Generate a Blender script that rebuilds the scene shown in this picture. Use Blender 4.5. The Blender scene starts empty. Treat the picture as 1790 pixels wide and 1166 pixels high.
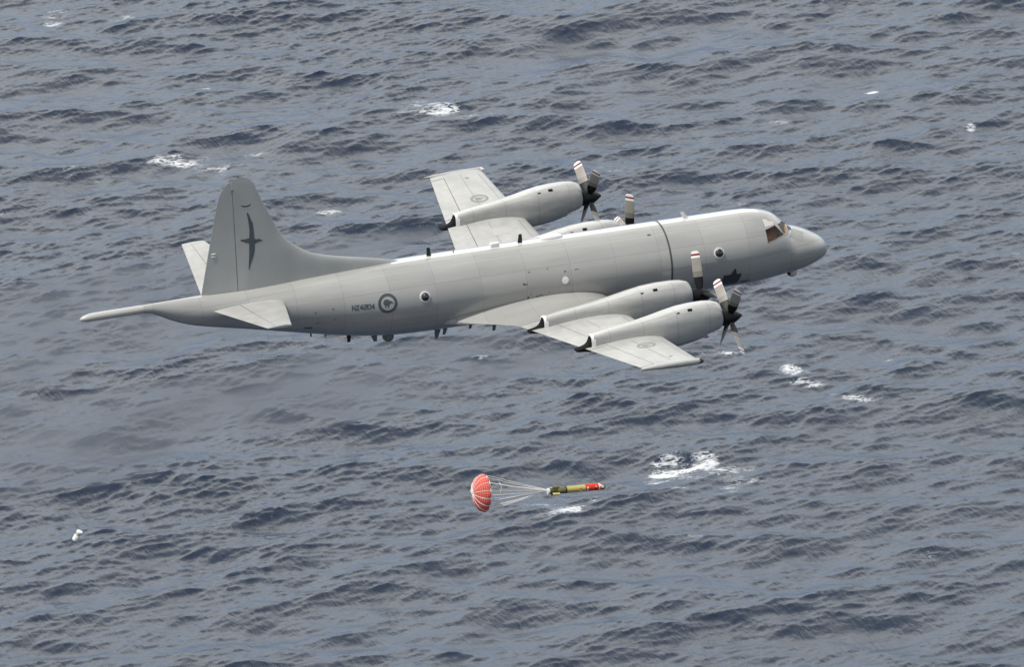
import bpy, bmesh, math, random
import numpy as np
from mathutils import Vector, Matrix

random.seed(7)
scene = bpy.context.scene
COL = scene.collection
R = math.radians
H = 60.0                                   # height of the aircraft above the sea

# ------------------------------------------------------------------ camera
YAW, EL, ROLL, DIST, SCALE = R(18.6), R(18.5), R(-1.0), 450.0, 38.39
dv = Vector((math.sin(YAW)*math.cos(EL), math.cos(YAW)*math.cos(EL), -math.sin(EL)))
rv = Vector((math.cos(YAW), -math.sin(YAW), 0)); uv_ = rv.cross(dv)
rv, uv_ = (math.cos(ROLL)*rv + math.sin(ROLL)*uv_), (-math.sin(ROLL)*rv + math.cos(ROLL)*uv_)
CAM = Vector((-15.25, 0, -2.86 + H)) - dv*DIST
cd = bpy.data.cameras.new('camera'); cam = bpy.data.objects.new('camera', cd); COL.objects.link(cam)
m = Matrix((rv, uv_, -dv)).transposed().to_4x4(); m.translation = CAM
cam.matrix_world = m
cd.sensor_width = 36.0
cd.lens = 36.0*SCALE*DIST/1790.0
cd.clip_start = 1.0; cd.clip_end = 60000
scene.camera = cam

# ------------------------------------------------------------------ sky and sun
SUN_EL, SUN_AZ = R(64), R(187)             # azimuth measured from +X (the heading) towards +Y (port)
sun_dir = Vector((math.cos(SUN_EL)*math.cos(SUN_AZ), math.cos(SUN_EL)*math.sin(SUN_AZ), math.sin(SUN_EL)))
CLOUD_FALL, CLOUD_LOW, CLOUD_RAD = -2.3, 1.75, 17.0
w = bpy.data.worlds.new('World'); scene.world = w; w.use_nodes = True
nt = w.node_tree; N = nt.nodes; L = nt.links
bg = N['Background']; bg.inputs['Strength'].default_value = 0.1
sky = N.new('ShaderNodeTexSky'); sky.sky_type = 'NISHITA'; sky.sun_disc = False
sky.sun_elevation = SUN_EL; sky.sun_rotation = math.atan2(sun_dir.x, sun_dir.y)
sky.altitude = 100; sky.air_density = 1.0; sky.dust_density = 1.2
# broken cloud: a bright bank round the horizon thinning out to blue overhead
tc = N.new('ShaderNodeTexCoord'); sx = N.new('ShaderNodeSeparateXYZ'); L.new(tc.outputs['Generated'], sx.inputs[0])
mp = N.new('ShaderNodeMapping'); mp.inputs['Scale'].default_value = (1.0, 1.0, 2.6); mp.inputs['Location'].default_value = (3.1, .7, 1.3)
cn = N.new('ShaderNodeTexNoise'); cn.inputs['Scale'].default_value = 2.2; cn.inputs['Detail'].default_value = 8; cn.inputs['Roughness'].default_value = .56
L.new(tc.outputs['Generated'], mp.inputs['Vector']); L.new(mp.outputs[0], cn.inputs['Vector'])
def wmath(op, a, b, c=None, clamp=False):
    q = N.new('ShaderNodeMath'); q.operation = op; q.use_clamp = clamp
    for k, x in enumerate((a, b, c)):
        if x is None: continue
        if isinstance(x, (int, float)): q.inputs[k].default_value = x
        else: L.new(x, q.inputs[k])
    return q.outputs[0]
cover = wmath('ADD', wmath('MULTIPLY_ADD', cn.outputs['Fac'], 3.2, -1.6), wmath('MAXIMUM', wmath('MULTIPLY_ADD', sx.outputs['Z'], CLOUD_FALL, CLOUD_LOW), .12), None, True)
bright = wmath('MULTIPLY', wmath('MULTIPLY_ADD', sx.outputs['Y'], .42, .80), wmath('MULTIPLY_ADD', cn.outputs['Fac'], .7, .62))
cb_ = N.new('ShaderNodeMix'); cb_.data_type = 'RGBA'; cb_.blend_type = 'MULTIPLY'; cb_.inputs[0].default_value = 1
cb_.inputs[6].default_value = (*[c*CLOUD_RAD for c in (1.0, .987, .935)], 1); L.new(bright, cb_.inputs[7])
hz = N.new('ShaderNodeMapRange'); hz.interpolation_type = 'SMOOTHSTEP'; hz.inputs['From Min'].default_value = .08; hz.inputs['From Max'].default_value = .36
L.new(sx.outputs['Z'], hz.inputs['Value'])
hb = N.new('ShaderNodeMix'); hb.data_type = 'RGBA'; hb.blend_type = 'MULTIPLY'; hb.inputs[0].default_value = 1; hb.inputs[6].default_value = (6.0, 8.3, 11.6, 1)
L.new(wmath('MULTIPLY_ADD', sx.outputs['Y'], .30, .72), hb.inputs[7])
hm = N.new('ShaderNodeMix'); hm.data_type = 'RGBA'; L.new(hz.outputs[0], hm.inputs[0]); L.new(hb.outputs[2], hm.inputs[6]); L.new(cb_.outputs[2], hm.inputs[7])
mx = N.new('ShaderNodeMix'); mx.data_type = 'RGBA'
L.new(cover, mx.inputs[0]); L.new(sky.outputs[0], mx.inputs[6]); L.new(hm.outputs[2], mx.inputs[7])
L.new(mx.outputs[2], bg.inputs['Color'])

sl = bpy.data.lights.new('sun', 'SUN'); sl.energy = 3.6; sl.angle = R(.53); sl.color = (1.0, .965, .91)
so = bpy.data.objects.new('sun', sl); COL.objects.link(so)
so.rotation_euler = sun_dir.to_track_quat('Z', 'Y').to_euler()
scene.view_settings.view_transform = 'Standard'; scene.view_settings.look = 'None'
scene.view_settings.exposure = 0.0; scene.view_settings.gamma = 1.0

# ------------------------------------------------------------------ helpers
def link(o, parent=None):
    COL.objects.link(o)
    if parent: o.parent = parent
    return o
def tag(o, label=None, cat=None, group=None, kind=None):
    for k, v in (('label', label), ('category', cat), ('group', group), ('kind', kind)):
        if v: o[k] = v
    return o
def mesh_obj(name, verts, faces, mats, parent=None, fm=None, angle=40, smooth=True):
    me = bpy.data.meshes.new(name); me.from_pydata([tuple(map(float, v)) for v in verts], [], faces)
    for mt in (mats if isinstance(mats, (list, tuple)) else [mats]): me.materials.append(mt)
    if fm: me.polygons.foreach_set('material_index', fm)
    bm = bmesh.new(); bm.from_mesh(me); bmesh.ops.recalc_face_normals(bm, faces=bm.faces); bm.to_mesh(me); bm.free()
    if smooth:
        me.polygons.foreach_set('use_smooth', [True]*len(me.polygons)); me.set_sharp_from_angle(angle=R(angle))
    return link(bpy.data.objects.new(name, me), parent)
def bm_obj(name, bm, mats, parent=None, angle=40):
    me = bpy.data.meshes.new(name); bm.to_mesh(me); bm.free()
    for mt in (mats if isinstance(mats, (list, tuple)) else [mats]): me.materials.append(mt)
    me.polygons.foreach_set('use_smooth', [True]*len(me.polygons)); me.set_sharp_from_angle(angle=R(angle))
    return link(bpy.data.objects.new(name, me), parent)
def loft(rings, cap0=True, cap1=True, close=True):
    n = len(rings[0]); v = [p for r in rings for p in r]; f = []
    for i in range(len(rings)-1):
        for j in range(n if close else n-1):
            k = (j+1) % n; f.append((i*n+j, i*n+k, (i+1)*n+k, (i+1)*n+j))
    if cap0: f.append(tuple(range(n-1, -1, -1)))
    if cap1: f.append(tuple((len(rings)-1)*n+j for j in range(n)))
    return v, f
def pchip(xs, ys, x):
    xs = np.asarray(xs, float); ys = np.asarray(ys, float); x = np.asarray(x, float)
    h = np.diff(xs); dl = np.diff(ys)/h; d = np.zeros_like(ys)
    for i in range(1, len(xs)-1):
        if dl[i-1]*dl[i] > 0:
            w1 = 2*h[i]+h[i-1]; w2 = h[i]+2*h[i-1]; d[i] = (w1+w2)/(w1/dl[i-1]+w2/dl[i])
    d[0] = dl[0]; d[-1] = dl[-1]
    i = np.clip(np.searchsorted(xs, x)-1, 0, len(xs)-2); t = (x-xs[i])/h[i]
    return ((2*t**3-3*t**2+1)*ys[i]+(t**3-2*t**2+t)*h[i]*d[i]+(-2*t**3+3*t**2)*ys[i+1]+(t**3-t**2)*h[i]*d[i+1])
def box_bm(bm, c, s, rot=None, bevel=0):
    g = bmesh.ops.create_cube(bm, size=1)
    M = Matrix.Translation(c) @ (rot.to_4x4() if rot else Matrix.Identity(4)) @ Matrix.Diagonal((*s, 1))
    bmesh.ops.transform(bm, matrix=M, verts=g['verts'])
    if bevel: bmesh.ops.bevel(bm, geom=list({e for v in g['verts'] for e in v.link_edges}), offset=bevel, segments=2, affect='EDGES', profile=.5)

# ------------------------------------------------------------------ materials
def base(name, col, rough=.4, metal=0.0, spec=.5):
    mt = bpy.data.materials.new(name); mt.use_nodes = True
    b = mt.node_tree.nodes['Principled BSDF']
    b.inputs['Base Color'].default_value = (*col, 1); b.inputs['Roughness'].default_value = rough
    b.inputs['Metallic'].default_value = metal; b.inputs['Specular IOR Level'].default_value = spec
    return mt
def varied(name, col, rough=.35, amt=.10, scale=(.5, 2.5, 2.5), spec=.5, bump=.0, extra=None, dirt=.12, coat=0.0):
    """paint with broad tonal variation and fine streaks of wear along the airflow (object space)"""
    mt = base(name, col, rough, 0, spec); t = mt.node_tree; n = t.nodes; l = t.links; b = n['Principled BSDF']
    b.inputs['Coat Weight'].default_value = coat; b.inputs['Coat Roughness'].default_value = .09
    co = n.new('ShaderNodeTexCoord'); mp = n.new('ShaderNodeMapping'); mp.inputs['Scale'].default_value = scale
    a = n.new('ShaderNodeTexNoise'); a.inputs['Scale'].default_value = .9; a.inputs['Detail'].default_value = 8; a.inputs['Roughness'].default_value = .62
    l.new(co.outputs['Object'], mp.inputs[0]); l.new(mp.outputs[0], a.inputs['Vector'])
    mr = n.new('ShaderNodeMapRange'); mr.inputs['From Min'].default_value = .3; mr.inputs['From Max'].default_value = .7
    mr.inputs['To Min'].default_value = 1-amt; mr.inputs['To Max'].default_value = 1+amt*.6
    l.new(a.outputs['Fac'], mr.inputs['Value'])
    c = n.new('ShaderNodeMix'); c.data_type = 'RGBA'; c.blend_type = 'MULTIPLY'; c.inputs[0].default_value = 1
    c.inputs[6].default_value = (*col, 1)
    l.new(mr.outputs[0], c.inputs[7])
    out = c.outputs[2]
    # sparse darker streaks
    m2 = n.new('ShaderNodeMapping'); m2.inputs['Scale'].default_value = (scale[0]*.9, scale[1]*4, scale[2]*4)
    s = n.new('ShaderNodeTexNoise'); s.inputs['Scale'].default_value = 1.3; s.inputs['Detail'].default_value = 4
    l.new(co.outputs['Object'], m2.inputs[0]); l.new(m2.outputs[0], s.inputs['Vector'])
    r2 = n.new('ShaderNodeMapRange'); r2.inputs['From Min'].default_value = .62; r2.inputs['From Max'].default_value = .78
    r2.inputs['To Min'].default_value = 0; r2.inputs['To Max'].default_value = dirt
    l.new(s.outputs['Fac'], r2.inputs['Value'])
    c2 = n.new('ShaderNodeMix'); c2.data_type = 'RGBA'; l.new(r2.outputs[0], c2.inputs[0]); l.new(out, c2.inputs[6])
    c2.inputs[7].default_value = (col[0]*.45, col[1]*.43, col[2]*.4, 1); out = c2.outputs[2]
    if extra: out = extra(n, l, co, out)
    l.new(out, b.inputs['Base Color'])
    r3 = n.new('ShaderNodeMapRange'); r3.inputs['To Min'].default_value = rough*.75; r3.inputs['To Max'].default_value = rough*1.3
    l.new(a.outputs['Fac'], r3.inputs['Value']); l.new(r3.outputs[0], b.inputs['Roughness'])
    if bump:
        bp = n.new('ShaderNodeBump'); bp.inputs['Strength'].default_value = bump; bp.inputs['Distance'].default_value = .02
        l.new(a.outputs['Fac'], bp.inputs['Height']); l.new(bp.outputs[0], b.inputs['Normal'])
    return mt
def seams(px, py, width=.022, dark=.55, axis='YZ'):
    """thin panel joints: every px metres along X and every py metres (or radians) across"""
    def f(n, l, co, col):
        sp = n.new('ShaderNodeSeparateXYZ'); l.new(co.outputs['Object'], sp.inputs[0])
        def lines(val, per, wid):
            a = n.new('ShaderNodeMath'); a.operation = 'PINGPONG'; a.inputs[1].default_value = per/2; l.new(val, a.inputs[0])
            b = n.new('ShaderNodeMath'); b.operation = 'LESS_THAN'; b.inputs[1].default_value = wid/2; l.new(a.outputs[0], b.inputs[0]); return b.outputs[0]
        x = lines(sp.outputs['X'], px, width)
        if axis == 'YZ':
            at = n.new('ShaderNodeMath'); at.operation = 'ARCTAN2'; l.new(sp.outputs['Z'], at.inputs[0]); l.new(sp.outputs['Y'], at.inputs[1])
            y = lines(at.outputs[0], py, width*.6)
        else:
            y = lines(sp.outputs[axis], py, width)
        mxm = n.new('ShaderNodeMath'); mxm.operation = 'MAXIMUM'; l.new(x, mxm.inputs[0]); l.new(y, mxm.inputs[1])
        mu = n.new('ShaderNodeMath'); mu.operation = 'MULTIPLY'; mu.inputs[1].default_value = 1-dark; l.new(mxm.outputs[0], mu.inputs[0])
        mm = n.new('ShaderNodeMix'); mm.data_type = 'RGBA'; l.new(mu.outputs[0], mm.inputs[0]); l.new(col, mm.inputs[6]); mm.inputs[7].default_value = (.06, .06, .055, 1)
        return mm.outputs[2]
    return f
G = (.375, .371, .345)
_sm = seams(2.15, .52, .024, .74)
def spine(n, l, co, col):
    """a lighter band along the top of the body"""
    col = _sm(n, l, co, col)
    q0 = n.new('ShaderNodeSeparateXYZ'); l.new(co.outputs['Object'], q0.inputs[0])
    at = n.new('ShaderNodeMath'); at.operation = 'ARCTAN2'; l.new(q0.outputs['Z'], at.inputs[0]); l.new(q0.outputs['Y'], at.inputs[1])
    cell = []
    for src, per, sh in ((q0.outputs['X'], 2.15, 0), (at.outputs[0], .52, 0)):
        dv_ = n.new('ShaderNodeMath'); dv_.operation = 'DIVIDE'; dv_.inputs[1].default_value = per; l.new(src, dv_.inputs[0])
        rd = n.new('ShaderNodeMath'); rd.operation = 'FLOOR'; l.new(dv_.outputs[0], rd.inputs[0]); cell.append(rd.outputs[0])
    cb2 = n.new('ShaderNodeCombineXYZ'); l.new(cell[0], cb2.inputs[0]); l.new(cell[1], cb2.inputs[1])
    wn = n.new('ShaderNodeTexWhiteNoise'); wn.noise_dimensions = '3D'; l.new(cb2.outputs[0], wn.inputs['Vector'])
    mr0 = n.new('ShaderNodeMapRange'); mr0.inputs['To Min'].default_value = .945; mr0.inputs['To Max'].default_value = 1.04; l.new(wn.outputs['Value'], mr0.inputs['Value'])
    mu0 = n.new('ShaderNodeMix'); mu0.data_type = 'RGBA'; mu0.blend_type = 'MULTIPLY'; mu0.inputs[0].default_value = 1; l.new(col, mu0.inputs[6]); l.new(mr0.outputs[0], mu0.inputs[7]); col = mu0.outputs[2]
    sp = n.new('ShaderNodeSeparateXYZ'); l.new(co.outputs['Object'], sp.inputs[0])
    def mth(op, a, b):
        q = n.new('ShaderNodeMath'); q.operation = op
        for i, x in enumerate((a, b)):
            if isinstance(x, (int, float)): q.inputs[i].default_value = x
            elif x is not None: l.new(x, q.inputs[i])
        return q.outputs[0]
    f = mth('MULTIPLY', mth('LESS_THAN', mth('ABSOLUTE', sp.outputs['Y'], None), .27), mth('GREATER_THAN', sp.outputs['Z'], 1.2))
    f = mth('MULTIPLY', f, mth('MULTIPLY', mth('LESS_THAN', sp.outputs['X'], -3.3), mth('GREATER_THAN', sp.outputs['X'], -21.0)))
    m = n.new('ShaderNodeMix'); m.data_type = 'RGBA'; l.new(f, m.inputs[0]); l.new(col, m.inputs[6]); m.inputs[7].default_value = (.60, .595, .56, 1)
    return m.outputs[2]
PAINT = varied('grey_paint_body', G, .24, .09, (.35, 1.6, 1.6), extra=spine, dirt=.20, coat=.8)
PAINTW = varied('grey_paint_wing', (.415, .413, .39), .40, .20, (1.3, 1.0, 1.0), extra=seams(50, 1.9, .025, .72, 'Y'), dirt=.34)
PAINTN = varied('grey_paint_nacelle', (.39, .388, .365), .27, .20, (.6, 2.5, 2.5), extra=seams(1.55, 50, .026, .62, 'Y'), dirt=.26, coat=.6)
PAINTF = varied('grey_paint_fin', (.39, .40, .38), .4, .08, (1, 1, .5), dirt=.12)
WHITE = varied('white_paint', (.82, .81, .77), .35, .05)
BLACK = base('black_rubber', (.012, .012, .013), .5)
SOOT_HOLLOW = base('soot_and_hollow_black', (.006, .006, .006), .8, 0, .2)
DARK = base('dark_panel', (.05, .052, .055), .3)
SEAMM = base('seam_dark', (.07, .07, .065), .6)
MARK = base('marking_grey_blue', (.075, .092, .098), .45)
MARKP = varied('marking_pale', (.42, .42, .38), .35, .05)
MARKL = base('marking_mid_grey', (.21, .215, .20), .45)
RED = base('red_band', (.22, .012, .014), .4)
TAN = varied('blade_paint_grey', (.30, .28, .24), .45, .15, (2, 2, 2))
CUFF = base('blade_cuff_black', (.007, .007, .008), .5, 0, .25)
GREENG = base('antenna_grey_green', (.16, .18, .17), .5)
BROWN = varied('cockpit_lining', (.80, .44, .27), .8, .2)
GLASS = bpy.data.materials.new('window_glass'); GLASS.use_nodes = True
_n = GLASS.node_tree.nodes; _l = GLASS.node_tree.links; _n.remove(_n['Principled BSDF'])
_t = _n.new('ShaderNodeBsdfTransparent'); _t.inputs[0].default_value = (.82, .86, .82, 1)
_g = _n.new('ShaderNodeBsdfGlossy'); _g.inputs['Roughness'].default_value = .04
_f = _n.new('ShaderNodeFresnel'); _f.inputs['IOR'].default_value = 1.5
_m = _n.new('ShaderNodeMixShader'); _l.new(_f.outputs[0], _m.inputs[0]); _l.new(_t.outputs[0], _m.inputs[1]); _l.new(_g.outputs[0], _m.inputs[2])
_l.new(_m.outputs[0], _n['Material Output'].inputs['Surface'])
GLASS2 = GLASS.copy(); GLASS2.name = 'windscreen_glass_tinted'
_n2 = GLASS2.node_tree.nodes; _l2 = GLASS2.node_tree.links
_p = _n2.new('ShaderNodeBsdfPrincipled'); _p.inputs['Base Color'].default_value = (.20, .23, .20, 1); _p.inputs['Roughness'].default_value = .22
_m2 = _n2.new('ShaderNodeMixShader'); _m2.inputs[0].default_value = .3
_tr = [q for q in _n2 if q.type == 'BSDF_TRANSPARENT'][0]
_l2.new(_tr.outputs[0], _m2.inputs[1]); _l2.new(_p.outputs[0], _m2.inputs[2]); _l2.new(_m2.outputs[0], _n2['Material Output'].inputs['Surface'])
DGLASS = base('dark_bulged_glass', (.012, .013, .014), .06, 0, 1.0)
VISOR = base('windscreen_glass', (.16, .18, .16), .12, 0, .9)

# ------------------------------------------------------------------ the sea
def build_sea():
    rng = np.random.default_rng(11)
    n, Lt = 2048, 256.0
    k1 = np.fft.fftfreq(n, Lt/n)*2*np.pi
    kx, ky = np.meshgrid(k1, k1, indexing='ij'); k = np.hypot(kx, ky); k[0, 0] = 1e-6
    def toward(deg): return (kx*math.cos(R(deg))+ky*math.sin(R(deg)))/k
    def spectrum(lam, slope, deg, p): 
        c = toward(deg); return k**slope*np.exp(-1.25*((2*np.pi/lam)/k)**2)*(np.where(c > 0, np.abs(c)**p, 0)*.95+.05*np.abs(c)**p)
    lam = CHOP; low = 1/(1+(k/(2*np.pi/CUT))**6)
    def fields(S, target):
        S = S.copy(); S[0, 0] = 0
        A = np.sqrt(S/2)*(rng.standard_normal((n, n))+1j*rng.standard_normal((n, n)))
        h = np.fft.ifft2(A).real; A *= target/h.std(); h *= target/h.std()
        g = lambda q: np.fft.ifft2(q).real
        return [h, -g(-1j*kx/k*A), -g(-1j*ky/k*A), g(kx*kx/k*A), g(ky*ky/k*A), g(kx*ky/k*A), g(1j*kx*A), g(1j*ky*A)]
    B = fields((spectrum(16, -4.0, WIND, 2.5)+.8*spectrum(8.5, -4.0, WIND-34, 3.0)+.6*spectrum(9, -4.0, WIND+30, 4.0))*low, RMS)
    T = fields((spectrum(CUT*1.1, -3.2, WIND+21, 7.0)+.6*spectrum(CUT*.75, -3.1, WIND-3, 5.0))*(1-low)*np.exp(-(k*.035)**2), RMS_HI)
    # gusts: the small waves are rougher in patches and on the fronts of the big ones
    gs = np.fft.ifft2(np.exp(-(k*5.5)**2)*(rng.standard_normal((n, n))+1j*rng.standard_normal((n, n)))).real; gs /= gs.std()
    front = -(B[6]*math.cos(R(WIND))+B[7]*math.sin(R(WIND))); front /= front.std()
    mod = np.clip(.95+.24*gs+.18*front+.12*B[0]/RMS, .2, 2.0)
    h, dx, dy, jxx, jyy, jxy = [b+mod*t for b, t in zip(B[:6], T[:6])]
    J = (1-lam*jxx)*(1-lam*jyy)-(lam*jxy)**2
    # grid laid out on the water, dense below the aircraft, opening out to the horizon
    def axis(a, b, s, far, g=1.16):
        c = list(np.arange(a, b, s)); st = s
        x = c[-1]
        while x < far: st *= g; x += st; c.append(x)
        st = s; x = c[0]; pre = []
        while x > -far: st *= g; x -= st; pre.append(x)
        return np.array(pre[::-1]+c), None
    us, _ = axis(-52, 52, .13, 22000); vs, _ = axis(505, 715, .19, 22000)
    U, V = np.meshgrid(us, vs, indexing='ij')
    su = np.gradient(us); sv = np.gradient(vs)
    fade = np.clip(1.6-np.maximum(su[:, None], sv[None, :])/6.0, 0, 1)
    X = CAM.x+U*math.cos(YAW)+V*math.sin(YAW); Y = CAM.y-U*math.sin(YAW)+V*math.cos(YAW)
    def samp(F):
        a = (X/Lt % 1)*n; b = (Y/Lt % 1)*n
        i = np.floor(a).astype(int); j = np.floor(b).astype(int); fa = a-i; fb = b-j; i %= n; j %= n; i2 = (i+1) % n; j2 = (j+1) % n
        return F[i, j]*(1-fa)*(1-fb)+F[i2, j]*fa*(1-fb)+F[i, j2]*(1-fa)*fb+F[i2, j2]*fa*fb
    Z = samp(h)*fade; DX = samp(dx)*fade*lam; DY = samp(dy)*fade*lam; JJ = samp(J)
    foam = np.clip((FOAMJ-JJ)*1.0, 0, .45)
    for (u, v, ru, rvv, s) in FOAM:
        q = ((U-u)/ru)**2+((V-v)/rvv)**2
        foam = np.maximum(foam, s*np.clip(1.25-q, 0, 1)*(q < 1.3))
    a, b = len(us), len(vs)
    co = np.stack([X+DX, Y+DY, Z], -1).reshape(-1, 3).astype(np.float32)
    me = bpy.data.meshes.new('sea'); me.vertices.add(a*b); me.vertices.foreach_set('co', co.ravel())
    idx = np.arange(a*b).reshape(a, b)
    q = np.stack([idx[:-1, :-1], idx[1:, :-1], idx[1:, 1:], idx[:-1, 1:]], -1).reshape(-1, 4).astype(np.int32)
    me.loops.add(q.size); me.loops.foreach_set('vertex_index', q.ravel())
    me.polygons.add(len(q)); me.polygons.foreach_set('loop_start', np.arange(0, q.size, 4, dtype=np.int32))
    me.polygons.foreach_set('use_smooth', np.ones(len(q), bool))
    me.update(calc_edges=True)
    at = me.attributes.new('foam', 'FLOAT', 'POINT'); at.data.foreach_set('value', foam.astype(np.float32).ravel())
    mt = bpy.data.materials.new('sea_water'); mt.use_nodes = True; t = mt.node_tree; nn = t.nodes; l = t.links
    bsdf = nn['Principled BSDF']; bsdf.inputs['Base Color'].default_value = (*WATER, 1)
    bsdf.inputs['Roughness'].default_value = WROUGH; bsdf.inputs['IOR'].default_value = 1.33
    tcn = nn.new('ShaderNodeTexCoord')
    mp1 = nn.new('ShaderNodeMapping'); mp1.inputs['Rotation'].default_value = (0, 0, -R(WIND)); mp1.inputs['Scale'].default_value = (1, .30, 1)
    l.new(tcn.outputs['Object'], mp1.inputs[0])
    n1 = nn.new('ShaderNodeTexNoise'); n1.inputs['Scale'].default_value = 3.2; n1.inputs['Detail'].default_value = 5; n1.inputs['Roughness'].default_value = .6
    l.new(mp1.outputs[0], n1.inputs['Vector'])
    bp = nn.new('ShaderNodeBump'); bp.inputs['Strength'].default_value = .8; bp.inputs['Distance'].default_value = .12
    l.new(n1.outputs['Fac'], bp.inputs['Height']); l.new(bp.outputs[0], bsdf.inputs['Normal'])
    # foam: torn lace where the attribute says the wave has broken
    fa = nn.new('ShaderNodeAttribute'); fa.attribute_name = 'foam'
    mp2 = nn.new('ShaderNodeMapping'); mp2.inputs['Rotation'].default_value = (0, 0, YAW); mp2.inputs['Scale'].default_value = (.55, .95, 1)
    l.new(tcn.outputs['Object'], mp2.inputs[0])
    fn = nn.new('ShaderNodeTexNoise'); fn.inputs['Scale'].default_value = 2.4; fn.inputs['Detail'].default_value = 7; fn.inputs['Roughness'].default_value = .68; fn.inputs['Distortion'].default_value = .5
    l.new(mp2.outputs[0], fn.inputs['Vector'])
    fl = nn.new('ShaderNodeTexNoise'); fl.inputs['Scale'].default_value = .8; fl.inputs['Detail'].default_value = 3
    l.new(mp2.outputs[0], fl.inputs['Vector'])
    def mth(op, a, b, c=None):
        q = nn.new('ShaderNodeMath'); q.operation = op
        for i_, x in enumerate((a, b, c)):
            if x is None: continue
            if isinstance(x, (int, float)): q.inputs[i_].default_value = x
            else: l.new(x, q.inputs[i_])
        return q.outputs[0]
    ridge = mth('MULTIPLY', mth('ABSOLUTE', mth('SUBTRACT', fn.outputs['Fac'], .5), 0), -7.0)
    edge = mth('MULTIPLY_ADD', fl.outputs['Fac'], 3.0, -1.66)
    amount = mth('ADD', fa.outputs['Fac'], edge)
    ss = nn.new('ShaderNodeMapRange'); ss.interpolation_type = 'SMOOTHSTEP'
    ss.inputs['From Min'].default_value = .08; ss.inputs['From Max'].default_value = .95
    l.new(mth('ADD', ridge, amount), ss.inputs['Value'])
    gt = nn.new('ShaderNodeMath'); gt.operation = 'MULTIPLY'; l.new(ss.outputs[0], gt.inputs[0])
    g2 = nn.new('ShaderNodeMapRange'); g2.inputs['From Min'].default_value = .04; g2.inputs['From Max'].default_value = .5; l.new(fa.outputs['Fac'], g2.inputs['Value']); l.new(g2.outputs[0], gt.inputs[1])
    fo = nn.new('ShaderNodeBsdfDiffuse'); fo.inputs['Color'].default_value = (.62, .64, .65, 1)
    mix = nn.new('ShaderNodeMixShader'); l.new(gt.outputs[0], mix.inputs[0]); l.new(bsdf.outputs[0], mix.inputs[1]); l.new(fo.outputs[0], mix.inputs[2])
    l.new(mix.outputs[0], nn['Material Output'].inputs['Surface'])
    me.materials.append(mt)
    o = link(bpy.data.objects.new('water', me)); tag(o, kind='structure'); return o
WIND = 272.0; RMS = .128; RMS_HI = .0195; CUT = 1.8; CHOP = 1.1; FOAMJ = -.12; WATER = (.017, .027, .047); WROUGH = .13
FOAM = [(9.6,571.4,1.7,2.6,1.0),(11.3,571.9,1.5,1.6,.95),(12.6,570.2,1.4,1.2,.8),(9.0,569.0,1.6,1.2,.85),(12.0,569.4,4.6,4.4,.42),(3.0,564.0,3.2,3.0,.40),(-5.5,646.0,3.8,3.4,.45),(-21.0,634.6,4.4,2.6,.42),(18.6,587.6,1.9,1.9,.5),(-4.8,646.3,1.96,2.12,.8),(-22.7,635.2,2.13,1.54,.85),(17.6,589.2,.79,1.46,1.1),(3.4,563.3,1.04,1.45,.8),(-12.0,624.2,.99,1.0,1.0),(31.5,639.9,.47,1.04,1.0),(-32.0,669.8,1.22,3.12,.55),(-26.1,669.4,2.43,1.7,.4),(19.8,584.6,.43,.89,.9),(21.5,583.2,1.78,1.55,.5),(24.8,648.8,.63,.67,.9),(9.8,567.1,1.39,.84,.6),(24.5,554.6,1.36,1.41,.5),(13.2,592.6,1.45,.57,.6),(-1.7,592.5,.72,.45,.7),(10.8,558.3,.76,.61,.6),(-28.4,632.7,1.93,1.79,.4),(-33.4,624.2,.61,.62,.8),(6.9,631.8,1.54,1.02,.6),(14.7,608.8,1.48,.95,.3),(33.0,610.7,.74,2.4,.5),(-1.5,644.8,2.35,1.32,.35),(18.2,642.0,1.17,.66,.6),(23.5,591.4,.72,.57,.5),(10.5,657.5,1.59,1.09,.3),(-20.6,651.9,.55,.67,.5),(4.9,565.8,.56,.63,.5),(15.3,623.7,.53,.5,.9),(-18.1,636.6,1.94,1.03,.35),(32.7,633.7,.77,.77,.4),(23.2,581.4,1.07,.66,.5),(5.9,590.7,.43,.45,.4)]
build_sea()

# ------------------------------------------------------------------ the aircraft (X forward from the nose, Y to port, Z up)
AC = link(bpy.data.objects.new('patrol_aircraft', None))
AC.location = (0, 0, .07+H); AC.rotation_euler = (0, R(-1.4), 0)
tag(AC, 'grey four-engined propeller patrol aircraft flying low over the open sea', 'aircraft')

FT = np.array([(.02,-.60,-.62,.01),(-.01,-.46,-.76,.17),(-.08,-.28,-.90,.40),(-.32,-.02,-1.06,.67),(-.71,.23,-1.23,.90),(-1.09,.43,-1.35,1.06),(-1.47,.58,-1.43,1.18),(-1.85,.70,-1.49,1.28),(-2.16,1.0,-1.53,1.34),(-2.39,1.25,-1.565,1.40),(-2.6,1.41,-1.59,1.46),(-3,1.57,-1.64,1.56),(-3.4,1.66,-1.68,1.63),(-4.0,1.73,-1.72,1.70),(-4.6,1.74,-1.735,1.73),(-8,1.735,-1.735,1.735),(-19,1.735,-1.735,1.735),(-20.7,1.72,-1.70,1.71),(-22.33,1.68,-1.55,1.61),(-24.83,1.58,-1.09,1.33),(-26.72,1.48,-.68,1.05),(-28.63,1.43,-.28,.80),(-30.16,1.41,.04,.60),(-30.9,1.40,.26,.46),(-31.65,1.39,.59,.32),(-32.29,1.385,.93,.22),(-32.7,1.38,1.0,.19)])[::-1]
def sec(x):
    return [float(pchip(FT[:, 0], FT[:, i], x)) for i in (1, 2, 3)]
def fring(x, k=1.0, n=96):
    zt, zb, hw = sec(x); zc = (zt+zb)/2; hh = (zt-zb)/2
    return [(x, hw*k*math.cos(a), zc+hh*k*math.sin(a)) for a in [2*math.pi*i/n for i in range(n)]]
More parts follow.
